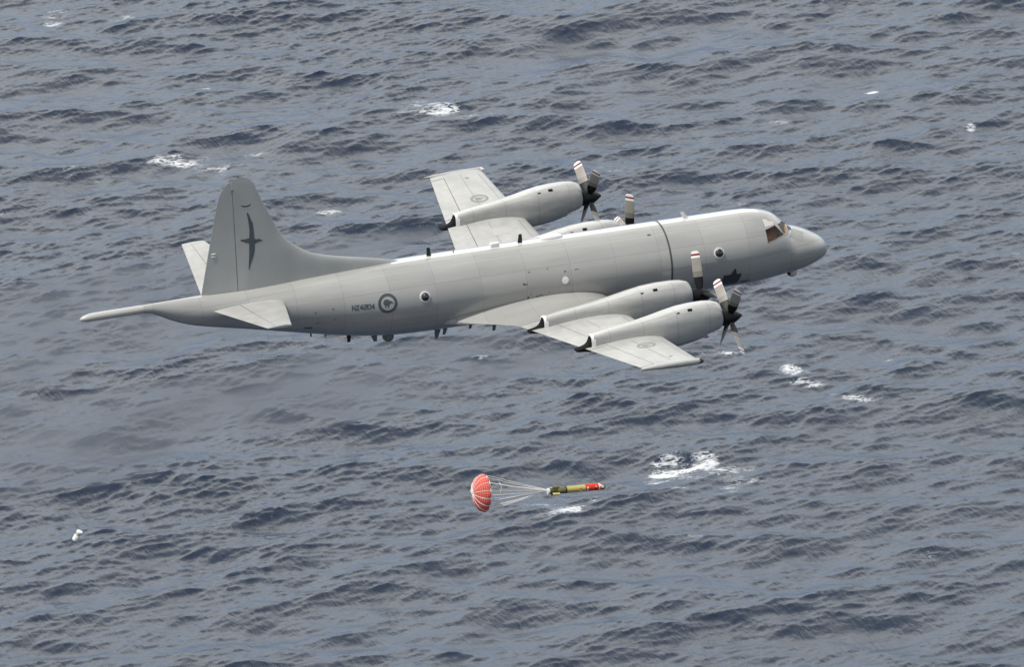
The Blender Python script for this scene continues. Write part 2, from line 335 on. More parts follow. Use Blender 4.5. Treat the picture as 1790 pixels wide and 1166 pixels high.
def fy(x, z, off=0.0):
    """half width of the body at (x, z), pushed out by off"""
    zt, zb, hw = sec(x); zc = (zt+zb)/2; hh = (zt-zb)/2
    return (hw+off)*math.sqrt(max(0.0, 1-((z-zc)/(hh+off))**2))
def grid_poly(poly, cuts):
    """a flat outline (2-D) filled and cut fine enough to follow a curved skin"""
    bm = bmesh.new(); vs = [bm.verts.new((p[0], p[1], 0)) for p in poly]; bm.faces.new(vs)
    xs = [p[0] for p in poly]; ys = [p[1] for p in poly]
    for ax, (lo, hi) in enumerate(((min(xs), max(xs)), (min(ys), max(ys)))):
        for i in range(1, cuts):
            c = lo+(hi-lo)*i/cuts; co = [0, 0, 0]; co[ax] = c; no = [0, 0, 0]; no[ax] = 1
            bmesh.ops.bisect_plane(bm, geom=bm.verts[:]+bm.edges[:]+bm.faces[:], plane_co=co, plane_no=no)
    bmesh.ops.triangulate(bm, faces=bm.faces[:])
    return bm
def side_decal(name, poly, mat, off=.006, cuts=8, side=-1, parent=None):
    bm = grid_poly(poly, cuts)
    for v in bm.verts: v.co = (v.co.x, side*fy(v.co.x, v.co.y, off), v.co.y)
    bmesh.ops.recalc_face_normals(bm, faces=bm.faces)
    return bm_obj(name, bm, mat, parent or AC)
def circle(cx, cy, rx, ry=None, n=40): 
    ry = ry or rx
    return [(cx+rx*math.cos(2*math.pi*i/n), cy+ry*math.sin(2*math.pi*i/n)) for i in range(n)]

# body, with the flight deck hollowed out behind its glass
xs = sorted(set(list(np.arange(-32.7, -19, .4))+list(np.arange(-19, -4.6, .6))+list(np.arange(-4.6, -.3, .09))+[-.3,-.2,-.14,-.1,-.07,-.05,-.03,-.02,-.01,0,.01,.02]))
v, f = loft([fring(float(x)) for x in xs])
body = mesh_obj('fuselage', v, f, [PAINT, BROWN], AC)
SIDEW = [(-3.36, 1.06), (-2.80, 1.13), (-2.44, .68), (-3.34, .52)]
EYE = [(-3.33, 1.44), (-3.15, 1.41), (-3.04, 1.33), (-2.81, 1.26), (-2.86, 1.17), (-3.32, 1.17)]
FRONTW = [(-2.63, 1.13), (-2.26, 1.08), (-1.96, .80), (-2.22, .64), (-2.38, .66)]
def cutter(v, f):
    o = mesh_obj('cutter', v, f, [PAINT, BROWN], AC, [1]*len(f), smooth=False); return o
cuts = []
cv, cf = loft([fring(x, .9, 48) for x in np.arange(-4.0, -2.1, .1)]); cuts.append(cutter(cv, cf))
for s in (-1, 1):
    for poly, y0 in ((SIDEW, .6), (FRONTW, .05), (EYE, .3)):
        cv, cf = loft([[(p[0], s*y0, p[1]) for p in poly], [(p[0], s*2.0, p[1]) for p in poly]]); cuts.append(cutter(cv, cf))
for c in cuts:
    md = body.modifiers.new('b', 'BOOLEAN'); md.operation = 'DIFFERENCE'; md.solver = 'EXACT'; md.object = c
    if hasattr(md, 'material_mode'): md.material_mode = 'INDEX'
dg = bpy.context.evaluated_depsgraph_get(); nm = bpy.data.meshes.new_from_object(body.evaluated_get(dg))
body.modifiers.clear(); body.data = nm
nm.polygons.foreach_set('use_smooth', [True]*len(nm.polygons)); nm.set_sharp_from_angle(angle=R(35))
for c in cuts: bpy.data.objects.remove(c)
for s in (-1, 1):
    side_decal('cockpit_side_window', SIDEW, GLASS, -.012, 6, s)
    side_decal('windscreen', FRONTW, GLASS2, -.012, 6, s)
SKYPANE = base('sky_white_pane', (.86, .85, .82), .5)  # white stands in for reflected sky; translucent to light the flight deck
_bn = SKYPANE.node_tree.nodes; _bl = SKYPANE.node_tree.links
_bt = _bn.new('ShaderNodeBsdfTranslucent'); _bt.inputs[0].default_value = (.86, .82, .74, 1); _bm = _bn.new('ShaderNodeMixShader'); _bm.inputs[0].default_value = .4
_bl.new(_bn['Principled BSDF'].outputs[0], _bm.inputs[1]); _bl.new(_bt.outputs[0], _bm.inputs[2]); _bl.new(_bm.outputs[0], _bn['Material Output'].inputs['Surface'])
def frame_ring(name, poly, wdt, mat, off=.01, side=-1, parent=None, sub=6):
    c = (sum(p[0] for p in poly)/len(poly), sum(p[1] for p in poly)/len(poly)); P = []
    for i, p in enumerate(poly):
        q = poly[(i+1) % len(poly)]
        for j in range(sub): P.append((p[0]+(q[0]-p[0])*j/sub, p[1]+(q[1]-p[1])*j/sub))
    out = [(c[0]+(p[0]-c[0])*(1+wdt/math.hypot(p[0]-c[0], p[1]-c[1])), c[1]+(p[1]-c[1])*(1+wdt/math.hypot(p[0]-c[0], p[1]-c[1]))) for p in P]
    rings = []
    for a, b in zip(P, out):
        r = []
        for (pt, o) in ((a, -.02), (a, off), (b, off), (b, -.02)):
            r.append((pt[0], side*fy(pt[0], pt[1], o), pt[1]))
        rings.append(r)
    n = len(rings); vv = [p for r in rings for p in r]; ff = [(i*4+j, i*4+(j+1) % 4, ((i+1) % n)*4+(j+1) % 4, ((i+1) % n)*4+j) for i in range(n) for j in range(4)]
    return mesh_obj(name, vv, ff, mat, parent or AC, smooth=False)
FRAMEM = varied('window_frame_grey', (.30, .31, .29), .4, .05)
for s in (-1, 1):
    frame_ring('window_frame', SIDEW, .035, FRAMEM, .008, s); frame_ring('window_frame', FRONTW, .03, FRAMEM, .008, s)
    e = side_decal('eyebrow_window', EYE, SKYPANE, -.004, 6, s); e['label'] = 'eyebrow window, its pane coloured white for reflected sky, above the cockpit side window'
    side_decal('nose_panel', [(-2.15, .50), (-1.46, .15), (-1.26, .43), (-1.75, .62)], varied('matt_nose_panel', (.33, .335, .31), .55, .05), .005, 8, s)
# wiper cowl in front of the windscreen
for s in (-1, 1):
    bm = bmesh.new(); box_bm(bm, (-1.90, s*.42, .74), (.22, .20, .04), Matrix.Rotation(.75, 3, 'Y') @ Matrix.Rotation(s*.5, 3, 'Z'), .015); bm_obj('wiper_cowl', bm, DARK, AC)
# seats and instrument panel of the flight deck
for s in (-1, 1):
    bm = bmesh.new(); box_bm(bm, (-3.12, s*.62, .40), (.14, .5, .95), Matrix.Rotation(-.12, 3, 'Y'), .04)
    box_bm(bm, (-2.9, s*.62, .02), (.5, .5, .14), None, .04)
    bm_obj('pilot_seat', bm, BROWN, AC)
bm = bmesh.new(); box_bm(bm, (-2.35, 0, .3), (.22, 2.0, .45), None, .05); bm_obj('instrument_panel', bm, varied('panel_brown', (.16, .11, .08), .7, .2), AC)

bm = bmesh.new(); box_bm(bm, (-2.98, 0, -.62), (1.5, 2.2, .04)); bm_obj('flight_deck_floor', bm, BROWN, AC)
vv = [(x, -1.30+.60*t+.03*math.sin(9*x), .46+.70*t) for x in np.linspace(-3.24, -2.74, 12) for t in np.linspace(0, 1, 6)]
ff = [(i*6+j, i*6+j+1, (i+1)*6+j+1, (i+1)*6+j) for i in range(11) for j in range(5)]
cu_ = mesh_obj('added_tan_panel', vv, ff, varied('added_panel_tan', (.42, .20, .11), .9, .3, (6, 2, 2)), AC); cu_.modifiers.new('t', 'SOLIDIFY').thickness = .015  # added tan panel, tilted into the sun to warm the side window
def make_person():
    """one skinned figure sitting in the near seat, hands on the yoke"""
    V, E, RR = [], [], []
    def add(p, r, par=None):
        V.append(p); RR.append(r)
        if par is not None: E.append((par, len(V)-1))
        return len(V)-1
    pel = add((0, 0, 0), .15); w1 = add((-.03, 0, .2), .135, pel); ch = add((-.03, 0, .40), .15, w1); nk = add((-.01, 0, .56), .058, ch)
    hd = add((.02, 0, .66), .085, nk); top = add((.01, 0, .76), .09, hd); cr_ = add((.0, 0, .82), .05, top)
    add((.11, 0, .69), .016, hd)
    for s in (-1, 1):
        sh = add((-.02, s*.19, .47), .072, ch); el = add((.12, s*.27, .24), .046, sh); wr = add((.36, s*.17, .26), .030, el); pa = add((.42, s*.15, .27), .028, wr)
        for k in range(4):
            f1 = add((.47, s*(.19-.022*k), .275+.004*k), .010, pa); f2 = add((.495, s*(.185-.022*k), .245), .009, f1)
        add((.44, s*.115, .29), .011, pa)
        hp = add((.05, s*.11, -.02), .10, pel); kn = add((.42, s*.14, .04), .068, hp); an = add((.50, s*.14, -.38), .045, kn); add((.62, s*.14, -.43), .04, an)
    me = bpy.data.meshes.new('person'); me.from_pydata(V, E, []); o = link(bpy.data.objects.new('person', me))
    sk = o.modifiers.new('skin', 'SKIN')
    for i, r in enumerate(RR): me.skin_vertices[0].data[i].radius = (r, r); 
    me.skin_vertices[0].data[0].use_root = True
    sb = o.modifiers.new('sub', 'SUBSURF'); sb.levels = 1; sb.render_levels = 1
    bpy.context.view_layer.update(); nm = bpy.data.meshes.new_from_object(o.evaluated_get(bpy.context.evaluated_depsgraph_get()))
    o.modifiers.clear(); o.data = nm
    nm.materials.clear(); suit = varied('flight_suit_tan', (.62, .36, .21), .8, .15); skin = base('skin', (.50, .27, .18), .6); nm.materials.append(suit); nm.materials.append(skin)
    for p in nm.polygons:
        c = p.center; p.material_index = 1 if (c.z > .56 or c.x > .385 and c.z > .15) else 0; p.use_smooth = True
    M = Matrix.Translation(AC.location) @ Matrix.Rotation(R(-1.4), 4, 'Y')
    o.matrix_world = M @ Matrix.Translation((-2.80, -.70, .13))
    tag(o, 'pilot in a tan flight suit sitting behind the cockpit side window', 'person')
    def ball(name, c, r, mat, cut=None):
        bm = bmesh.new(); bmesh.ops.create_uvsphere(bm, u_segments=20, v_segments=12, radius=1); bmesh.ops.transform(bm, matrix=Matrix.Translation(c) @ Matrix.Diagonal((*r, 1)), verts=bm.verts)
        if cut: bmesh.ops.delete(bm, geom=[q for q in bm.verts if cut(q.co)], context='VERTS')
        return bm_obj(name, bm, mat, o)
    ball('hair', (-.01, 0, .745), (.105, .10, .105), base('hair_dark', (.03, .02, .015), .7), lambda c: c.z < .70 or (c.x > .06 and c.z < .79))
    for s in (-1, 1):
        ball('headset_cup', (.0, s*.10, .70), (.04, .025, .045), DARK); ball('eye', (.098, s*.032, .715), (.012, .012, .009), BLACK)
    return o
make_person()

# joint band round the body
def band(name, x0, x1, off, mat):
    rings = []
    for x, o in ((x0, -.02), (x0, off), (x1, off), (x1, -.02)):
        zt, zb, hw = sec(x); zc = (zt+zb)/2; hh = (zt-zb)/2
        rings.append([(x, (hw+o)*math.cos(a), zc+(hh+o)*math.sin(a)) for a in [2*math.pi*i/96 for i in range(96)]])
    vv, ff = loft(rings, False, False); return mesh_obj(name, vv, ff, mat, AC)
band('joint_band', -8.13, -8.05, .012, SEAMM)

# tail boom
rings = []
for x, r, zc in ((-32.66,.190,1.19),(-32.72,.190,1.19),(-32.725,.178,1.19),(-32.75,.178,1.19),(-32.755,.192,1.19),(-34.86,.192,1.165),(-34.862,.183,1.165),(-34.885,.183,1.165),(-34.888,.192,1.165),(-35.1,.187,1.16),(-35.3,.17,1.15),(-35.48,.13,1.135),(-35.58,.085,1.125),(-35.64,.04,1.12),(-35.655,.004,1.12)):
    rings.append([(x, r*math.cos(a), zc+r*math.sin(a)) for a in [2*math.pi*i/32 for i in range(32)]])
v, f = loft(rings); mesh_obj('tail_boom', v, f, varied('boom_paint', (.50, .49, .45), .3, .06, (.4, 2, 2)), AC)

# ------------------------------------------------------------------ flying surfaces
def foil(t, n=22):
    """upper then lower outline of a symmetrical-ish section; returns list of (s, +-z) from LE to TE"""
    out = []
    for i in range(n+1):
        s = .5*(1-math.cos(math.pi*i/n)); y = 5*t*(.2969*math.sqrt(s)-.1260*s-.3516*s*s+.2843*s**3-.1036*s**4); out.append((s, y))
    return out
def th(s, t): return 5*t*(.2969*math.sqrt(max(s, 0))-.1260*s-.3516*s*s+.2843*s**3-.1036*s**4)
T6 = math.tan(R(6)); Z0 = -1.30
def wing_st(y):
    """leading edge, trailing edge, chord height, thickness ratio of the wing at |y|"""
    le = -11.30-.018*y; te = -16.90+.185*y
    z = Z0+T6*y; t = .14-.0014*y
    return le, te, z, t
def fillet(y):
    if y >= 3.9: return 0.0
    return ((3.9-y)/2.6)**1.5 if y > 1.3 else 1.0
def wing_section(y, s0, s1, side, n=22):
    le, te, z, t = wing_st(y); k = fillet(y)
    le += .35*k; te -= 2.35*k; c = le-te
    up, lo = [], []
    for i in range(n+1):
        s = s0+(s1-s0)*.5*(1-math.cos(math.pi*i/n)); hgt = th(s, t)*c
        lift = k**3*(.34*math.sin(math.pi*min(1, s*1.0))**.8+.22*s) if k > 0 else 0
        x = le-s*c
        up.append((x, side*y, z+hgt*1.12+lift)); lo.append((x, side*y, z-hgt*.85))
    return up+lo[::-1]
def wing_top(x, y):
    le, te, z, t = wing_st(abs(y)); c = le-te; return z+th((le-x)/c, t)*c*1.12
HINGE = .755
for side in (-1, 1):
    ys = [1.0, 1.3, 1.6, 1.9, 2.2, 2.5, 2.8, 3.1, 3.4, 3.7, 4.0, 5, 6, 7, 8, 9, 10, 11, 12, 13, 14, 14.62]
    v, f = loft([wing_section(y, 0, HINGE, side) for y in ys])
    wing = mesh_obj('wing', v, f, [PAINTW, PAINT], AC, [1 if sum(abs(v[i][1]) for i in q)/len(q) < 3.75 else 0 for q in f])
    def piece(name, y0, y1, s0, s1, steps=8, mt=PAINTW):
        yy = [y0+(y1-y0)*i/steps for i in range(steps+1)]
        vv, ff = loft([wing_section(y, s0, s1, side, 12) for y in yy]); return mesh_obj(name, vv, ff, mt, wing)
    piece('wing_root_fairing', 1.0, 3.88, HINGE-.01, 1, 10, PAINT)
    piece('flap', 3.90, 10.08, HINGE+.008, 1)
    piece('aileron', 10.13, 14.58, HINGE+.010, 1)
    piece('wing_tip', 14.622, 15.05, 0.0, 1, 3)
    # tip pod
    le, te, z, t = wing_st(15.05); rings = []
    for x, r, dz in ((-11.40,.02,.0),(-11.44,.08,0),(-11.52,.12,0),(-11.62,.145,0),(-11.75,.15,0),(-12.6,.15,0),(-13.4,.12,0),(-14.0,.075,0),(-14.3,.04,.0),(-14.4,.01,0)):
        rings.append([(x, side*(15.08+r*math.cos(a)*.9), z+.03+r*math.sin(a)) for a in [2*math.pi*i/20 for i in range(20)]])
    v, f = loft(rings[3:]); mesh_obj('tip_pod', v, f, PAINTW, wing)
    v, f = loft([[(p[0]+.003, p[1], p[2]) for p in r] for r in rings[:4]])
    mesh_obj('tip_cone', v, f, DARK if side < 0 else WHITE, wing)
    # roundel and markings laid on the upper skin
    def wing_decal(name, poly, mat, off=.006, cuts=6):
        bm = grid_poly(poly, cuts)
        for q in bm.verts: q.co = (q.co.x, side*q.co.y, wing_top(q.co.x, q.co.y)+off)
        bmesh.ops.recalc_face_normals(bm, faces=bm.faces)
        return bm_obj(name, bm, mat, wing)
    def ring_poly(cx, cy, r0, r1, n=48):
        a = [(cx+r1*math.cos(2*math.pi*i/n), cy+r1*math.sin(2*math.pi*i/n)) for i in range(n+1)]
        b = [(cx+r0*math.cos(2*math.pi*i/n), cy+r0*math.sin(2*math.pi*i/n)) for i in range(n, -1, -1)]
        return a, b
    def wing_ring(cx, cy, r0, r1, mat):
        vv, ff = [], []; n = 48
        for i in range(n):
            for rr in (r0, (r0+r1)/2, r1):
                x, y = cx+rr*math.cos(2*math.pi*i/n), cy+rr*math.sin(2*math.pi*i/n); vv.append((x, side*y, wing_top(x, y)+.008))
        for i in range(n):
            j = (i+1) % n
            for k in (0, 1): ff.append((i*3+k, i*3+k+1, j*3+k+1, j*3+k))
        o = mesh_obj('roundel', vv, ff, mat, wing)
        return o
    KIWI = [(-.30,.02),(-.26,.14),(-.12,.22),(.04,.18),(.13,.08),(.20,.10),(.26,.06),(.27,-.02),(.38,-.12),(.24,-.06),(.17,-.04),(.10,-.10),(.02,-.16),(.03,-.26),(.09,-.28),(-.02,-.29),(-.05,-.17),(-.13,-.16),(-.15,-.26),(-.09,-.28),(-.20,-.28),(-.20,-.14),(-.27,-.08)]
    ro = wing_ring(-12.85, 11.55, .31, .43, MARKL)
    k = wing_decal('kiwi_emblem', [(-12.85+p[0]*.75, 11.55-side*p[1]*-.75) for p in KIWI], MARKL, .008)
    k.parent = wing
    for s0, ya, yb in ((.13, 10.9, 14.5), (.46, 10.3, 14.6), (.50, 5.7, 8.7), (.13, 5.9, 8.6)):
        pts = []
        for i in range(7):
            y_ = ya+(yb-ya)*i/6; le, te, z, t = wing_st(y_); pts.append((le-s0*(le-te), y_))
        wing_decal('skin_joint', pts+[(a-.028, b) for a, b in pts[::-1]], MARKL, .005, 3)
    wing_decal('fuel_cap', circle(-12.6, 14.05, .10), MARKL)
    wing_decal('pale_skin_panel', [(-13.6, 7.2), (-13.6, 8.0), (-12.75, 8.0), (-12.75, 7.2)], MARKP)

# tailplane
def stab_section(y, s0, s1, side, n=16):
    le = -26.10-.250*y; te = -29.72+.135*y; z = .75+math.tan(R(8.5))*y; c = le-te
    up, lo = [], []
    for i in range(n+1):
        s = s0+(s1-s0)*.5*(1-math.cos(math.pi*i/n)); hh = th(s, .10)*c; x = le-s*c
        up.append((x, side*y, z+hh)); lo.append((x, side*y, z-hh))
    return up+lo[::-1]
for side in (-1, 1):
    v, f = loft([stab_section(y, 0, .62, side) for y in (.2, 1, 2, 3, 4, 5, 6, 6.35)]); st = mesh_obj('tailplane', v, f, PAINTW, AC)
    v, f = loft([stab_section(y, .634, 1, side) for y in (.75, 2, 3, 4, 5, 6, 6.35)]); mesh_obj('elevator', v, f, PAINTW, st)
    v, f = loft([stab_section(y, 0, 1, side) for y in (6.352, 6.45, 6.52)]); mesh_obj('tailplane_tip', v, f, PAINTW, st)

# fin with its long dorsal fillet, and the rudder
LEZ = [(.9,-19.6),(1.5,-19.9),(1.74,-20.6),(2.11,-22.2),(2.35,-23.4),(2.7,-24.67),(3.16,-25.41),(3.7,-25.99),(4.21,-26.28),(4.95,-26.62),(6.05,-27.1),(6.37,-27.23),(6.58,-27.42),(6.69,-27.6),(6.73,-27.78)]
TEZ = [(.9,-30.05),(1.43,-29.93),(3.67,-29.43),(5.52,-28.99),(5.9,-28.88),(6.18,-28.74),(6.4,-28.55),(6.6,-28.28),(6.69,-28.08),(6.73,-27.90)]
def fle(z): return float(pchip([a for a, b in LEZ], [b for a, b in LEZ], z))
def fte(z): return float(pchip([a for a, b in TEZ], [b for a, b in TEZ], z))
def fhw(x, z):
    le = fle(z); mx_ = float(np.interp(z, [1, 2.5, 6.0, 6.5, 6.74], [.19, .165, .10, .07, .02]))
    d = max(0, le-x)                       # metres behind the leading edge
    a = 1-math.exp(-d/.55) if z > 2.9 else 1-math.exp(-d/(.55+(2.9-z)*.8))
    dt = max(0, x-fte(z)); b = min(1, dt/2.0)
    return mx_*a**.6*(.06+.94*b)
HX = -28.24
def fin_ring(z, x0, x1, n=26):
    xsn = [x0+(x1-x0)*.5*(1-math.cos(math.pi*i/n)) for i in range(n+1)]
    a = [(x, -fhw(x, z), z) for x in xsn]; b = [(x, fhw(x, z), z) for x in xsn[::-1]]
    return a+b
zs = [.9, 1.3, 1.5, 1.65, 1.74, 1.85, 1.98, 2.11, 2.23, 2.35, 2.5, 2.7, 2.9, 3.16, 3.4, 3.7, 4.2, 4.95, 5.5, 6.05, 6.25, 6.37, 6.5, 6.58, 6.65, 6.69, 6.73]
v, f = loft([fin_ring(z, fle(z), max(HX+.012, fte(z))) for z in zs]); fin = mesh_obj('fin', v, f, PAINTF, AC)
zr = [1.43, 2, 2.6, 3.2, 3.8, 4.4, 5, 5.5, 5.9, 6.18, 6.4, 6.56]
v, f = loft([fin_ring(z, HX-.016, fte(z), 10) for z in zr]); rud = mesh_obj('rudder', v, f, PAINTF, fin)
v, f = loft([[(HX-.05, -.03, z), (HX-.05, .03, z), (HX+.05, .03, z), (HX+.05, -.03, z)] for z in (1.4, 6.2)]); mesh_obj('rudder_hinge', v, f, MARKL, fin)
BIRD = [(-27.61,5.09),(-27.54,4.97),(-27.46,4.73),(-27.38,4.53),(-27.355,4.18),(-27.35,3.81),(-27.27,3.75),(-27.14,3.77),(-27.07,3.72),(-26.93,3.64),(-27.09,3.63),(-27.25,3.59),(-27.35,3.54),(-27.36,3.28),(-27.44,2.97),(-27.57,2.66),(-27.675,2.36),(-27.70,2.41),(-27.67,2.73),(-27.63,3.1),(-27.61,3.61),(-27.73,3.64),(-27.88,3.72),(-27.99,3.75),(-27.98,3.84),(-27.83,3.82),(-27.67,3.84),(-27.59,3.86),(-27.555,4.21),(-27.58,4.64),(-27.63,4.97)]
def fin_decal(name, poly, mat, cuts=10, off=.006):
    bm = grid_poly(poly, cuts)
    for q in bm.verts: q.co = (q.co.x, -fhw(q.co.x, q.co.y)-off, q.co.y)
    bmesh.ops.recalc_face_normals(bm, faces=bm.faces); return bm_obj(name, bm, mat, fin)
o = fin_decal('bird_emblem', BIRD, MARK, 14); o['label'] = 'dark blue-grey silhouette of an albatross with long upright wings'
fin_decal('antenna_loop', [(-27.90,5.43),(-27.88,5.40),(-27.75,5.33),(-27.56,5.32),(-27.45,5.37),(-27.41,5.42),(-27.46,5.43),(-27.56,5.37),(-27.74,5.38)], BLACK, 4, .012)
for z in (3.30, 3.18):
    bm = bmesh.new(); box_bm(bm, (-29.27, -.04, z), (.20, .05, .035), None, .01); bm_obj('static_wick', bm, WHITE, rud)

# ------------------------------------------------------------------ engines
def sring(x, zt, zb, hw, y, p=2.4, n=40, x_of=None, pu=None):
    out = []
    for i in range(n):
        a = 2*math.pi*i/n; c, s = math.cos(a), math.sin(a); e = 2/(pu if pu and s > 0 else p)
        yy = hw*math.copysign(abs(c)**e, c); zz = (zt+zb)/2+(zt-zb)/2*math.copysign(abs(s)**e, s)
        out.append((x if x_of is None else x_of(s), y+yy, zz))
    return out
NST = [(-8.63,.80,-.24,.50,2.0),(-8.66,.86,-.28,.55,2.0),(-8.75,.93,-.33,.61,2.1),(-9.0,1.00,-.40,.67,2.2),(-9.36,1.025,-.50,.72,2.3),(-9.40,1.025,-.585,.73,2.3),(-10.0,1.0,-.73,.77,2.4),(-10.6,.93,-.81,.78,2.6),(-11.2,.81,-.85,.73,2.9),(-11.9,.67,-.80,.61,3.2),(-12.6,.555,-.72,.50,3.6),(-13.3,.465,-.66,.42,4.0),(-14.0,.38,-.62,.38,4.2),(-14.7,.25,-.60,.34,4.2)]
def engine(side, ya, zoff, xs_, ang):
    """xs_ maps the x of the outer nacelle to this one"""
    y = side*ya
    rings = [sring(xs_(x), zt+zoff, zb+zoff, hw, y, p, 56, None, float(np.interp(-x, [8.8, 9.4, 10.2, 11.2, 12.5], [p, 2.7, 3.3, 4.0, 4.6]))) for (x, zt, zb, hw, p) in NST]
    rings = [[(a, y+(b-y)*(1 if i < 4 or i > 11 else .95), c) for a, b, c in r] for i, r in enumerate(rings)]
    v, f = loft(rings, False, True); nac = mesh_obj('engine_nacelle', v, f, PAINTN, AC, angle=50)
    # black intake mouth set back behind the lip
    v, f = loft([sring(xs_(-8.64), .80+zoff, -.24+zoff, .50, y, 2), sring(xs_(-8.72), .76+zoff, -.21+zoff, .47, y, 2), sring(xs_(-9.0), .74+zoff, -.2+zoff, .45, y, 2)], False, True)
    mesh_obj('air_intake', v, f, SOOT_HOLLOW, nac)
    # jet pipe: pale lip, scarfed black opening that runs aft over the trailing edge
    xe = xs_(-14.68)
    def scarf(d, k):
        return lambda s: xe-d-k*((1-s)/2)**1.4
    outer = [sring(xe+.06, .262+zoff, -.62+zoff, .352, y, 4.0), sring(xe-.11, .25+zoff, -.62+zoff, .342, y, 4.0)]
    v, f = loft(outer, True, True); mesh_obj('exhaust_lip', v, f, WHITE, nac)
    # sooty pipe built solid, its black also standing in for the dark hollow, cut in a long curve that runs aft over the trailing edge
    v, f = loft([sring(xe-.10-d, zt+zoff, zb+zoff, hw, y, 2.8) for d, zt, zb, hw in ((0,.225,-.50,.26),(.02,.19,-.50,.255),(.05,.10,-.50,.25),(.09,.0,-.50,.245),(.15,-.09,-.49,.235),(.24,-.165,-.48,.225),(.37,-.22,-.46,.215),(.52,-.255,-.44,.205),(.66,-.285,-.42,.20),(.70,-.31,-.41,.19))])
    mesh_obj('exhaust_pipe', v, f, SOOT_HOLLOW, nac)
    # two small vents on the upper shoulder
    for (vx, wx, wz) in ((-10.2, .20, .10), (-10.75, .13, .05)):
        X = xs_(vx); i = np.interp(-vx, [-q[0] for q in NST], range(len(NST))); zt = float(np.interp(i, range(len(NST)), [q[1] for q in NST]))+zoff
        hw = float(np.interp(i, range(len(NST)), [q[3] for q in NST])); zb = float(np.interp(i, range(len(NST)), [q[2] for q in NST]))+zoff
        bm = bmesh.new(); a = R(62); zc = (zt+zb)/2; hh = (zt-zb)/2
        box_bm(bm, (X, y-hw*math.copysign(abs(math.cos(a))**.6, 1)*.985, zc+hh*abs(math.sin(a))**.6*.985), (wx, .12, wz), Matrix.Rotation(R(-40), 3, 'X'), .01)
        bm_obj('vent', bm, SOOT_HOLLOW, nac)
    # propeller
    hub = Vector((xs_(-8.15), y, .13+zoff))
    rings = []
    for x, r in ((-.52,.36),(-.25,.37),(.0,.355),(.18,.30),(.36,.20),(.50,.10),(.58,.04),(.60,.005)):
        rings.append([(x, r*math.cos(a), r*math.sin(a)) for a in [2*math.pi*i/28 for i in range(28)]])
    v, f = loft(rings); pr = mesh_obj('propeller', v, f, CUFF, AC); pr.location = hub
    for q in range(4):
        bl = bpy.data.objects.new('blade', blade_mesh); link(bl, pr); bl.rotation_euler = (-R(ang+90*q), 0, 0)
    return nac
def make_blade():
    rs = [.30,.45,.62,.80,.87,.875,1.1,1.12,1.125,1.4,1.65,1.735,1.74,1.84,1.845,1.93,1.935,1.99,2.03,2.052,2.06]
    rings, n = [], 20
    for r in rs:
        ch = float(np.interp(r, [.3,.45,.62,.9,1.2,1.9,1.99,2.03,2.052,2.06], [.24,.31,.40,.45,.46,.44,.39,.32,.20,.08]))
        tk = float(np.interp(r, [.3,.5,.9,1.4,2.06], [.20,.12,.06,.04,.015]))
        be = R(float(np.interp(r, [.3, 1.0, 2.06], [66, 54, 42])))
        t = Vector((0, -math.cos(be), 0))+Vector((math.sin(be), 0, 0)); nn = Vector((-math.cos(be), -math.sin(be), 0))
        ring = []
        for i in range(n):
            a = 2*math.pi*i/n; c = .5*math.cos(a); s = math.sin(a)*tk/2*(1-.35*(c+.5))
            p = t*(c*ch)+nn*s; ring.append((p.x, p.y, r))
        rings.append(ring)
    v, f = loft(rings); fm = []
    for i in range(len(rs)-1):
        m_ = (rs[i]+rs[i+1])/2; k = 0 if m_ < .872 else 4 if m_ < 1.123 else 1 if m_ < 1.737 else 2 if m_ < 1.842 else 3 if m_ < 1.932 else 2
        fm += [k]*n
    fm += [0, 2]
    o = mesh_obj('tmp', v, f, [CUFF, TAN, WHITE, RED, varied('blade_paint_dark', (.20, .185, .15), .45, .15, (2, 2, 2))], None, fm)
    me = o.data; bpy.data.objects.remove(o); return me
blade_mesh = make_blade()
outx = lambda x: x
def inx(x):
    s = (x+8.63)/(-14.68+8.63); return x+.25+(-.88)*s
engine(-1, 9.5, 0, outx, 53); engine(-1, 4.8, -.50, inx, 18)
engine(1, 9.5, 0, outx, 53); engine(1, 4.8, -.50, inx, -5)

# ------------------------------------------------------------------ markings on the body
def side_ring(name, cx, cz, r0, r1, mat, off=.007, n=64):
    vv, ff = [], []
    for i in range(n):
        for rr in (r0, (r0+r1)/2, r1):
            x, z = cx+rr*math.cos(2*math.pi*i/n), cz+rr*math.sin(2*math.pi*i/n)*.985; vv.append((x, -fy(x, z, off), z))
    for i in range(n):
        j = (i+1) % n
        for k in (0, 1): ff.append((i*3+k, i*3+k+1, j*3+k+1, j*3+k))
    return mesh_obj(name, vv, ff, mat, AC)
side_ring('roundel', -21.68, .33, .315, .45, MARK)
side_decal('roundel_disc', circle(-21.68, .33, .313), MARKP, .005, 8)
k = side_decal('kiwi_emblem', [(-21.66+p[0]*.78, .36+p[1]*.78) for p in KIWI], MARK, .010, 8); k['label'] = 'dark kiwi bird inside the body roundel'
GLYPH = {'N': [[(0,0),(0,1)],[(0,1),(1,0)],[(1,0),(1,1)]], 'Z': [[(0,1),(1,1)],[(1,1),(0,0)],[(0,0),(1,0)]],
         '4': [[(.75,0),(.75,1)],[(.75,1),(0,.36)],[(0,.30),(1,.30)]], '2': [[(0,1),(1,1)],[(1,1),(1,.52)],[(1,.52),(0,.48)],[(0,.48),(0,0)],[(0,0),(1,0)]],
         '0': [[(0,0),(0,1)],[(0,1),(1,1)],[(1,1),(1,0)],[(1,0),(0,0)]]}
bm = bmesh.new(); cwd, chh, adv, sw = .125, .19, .178, .021
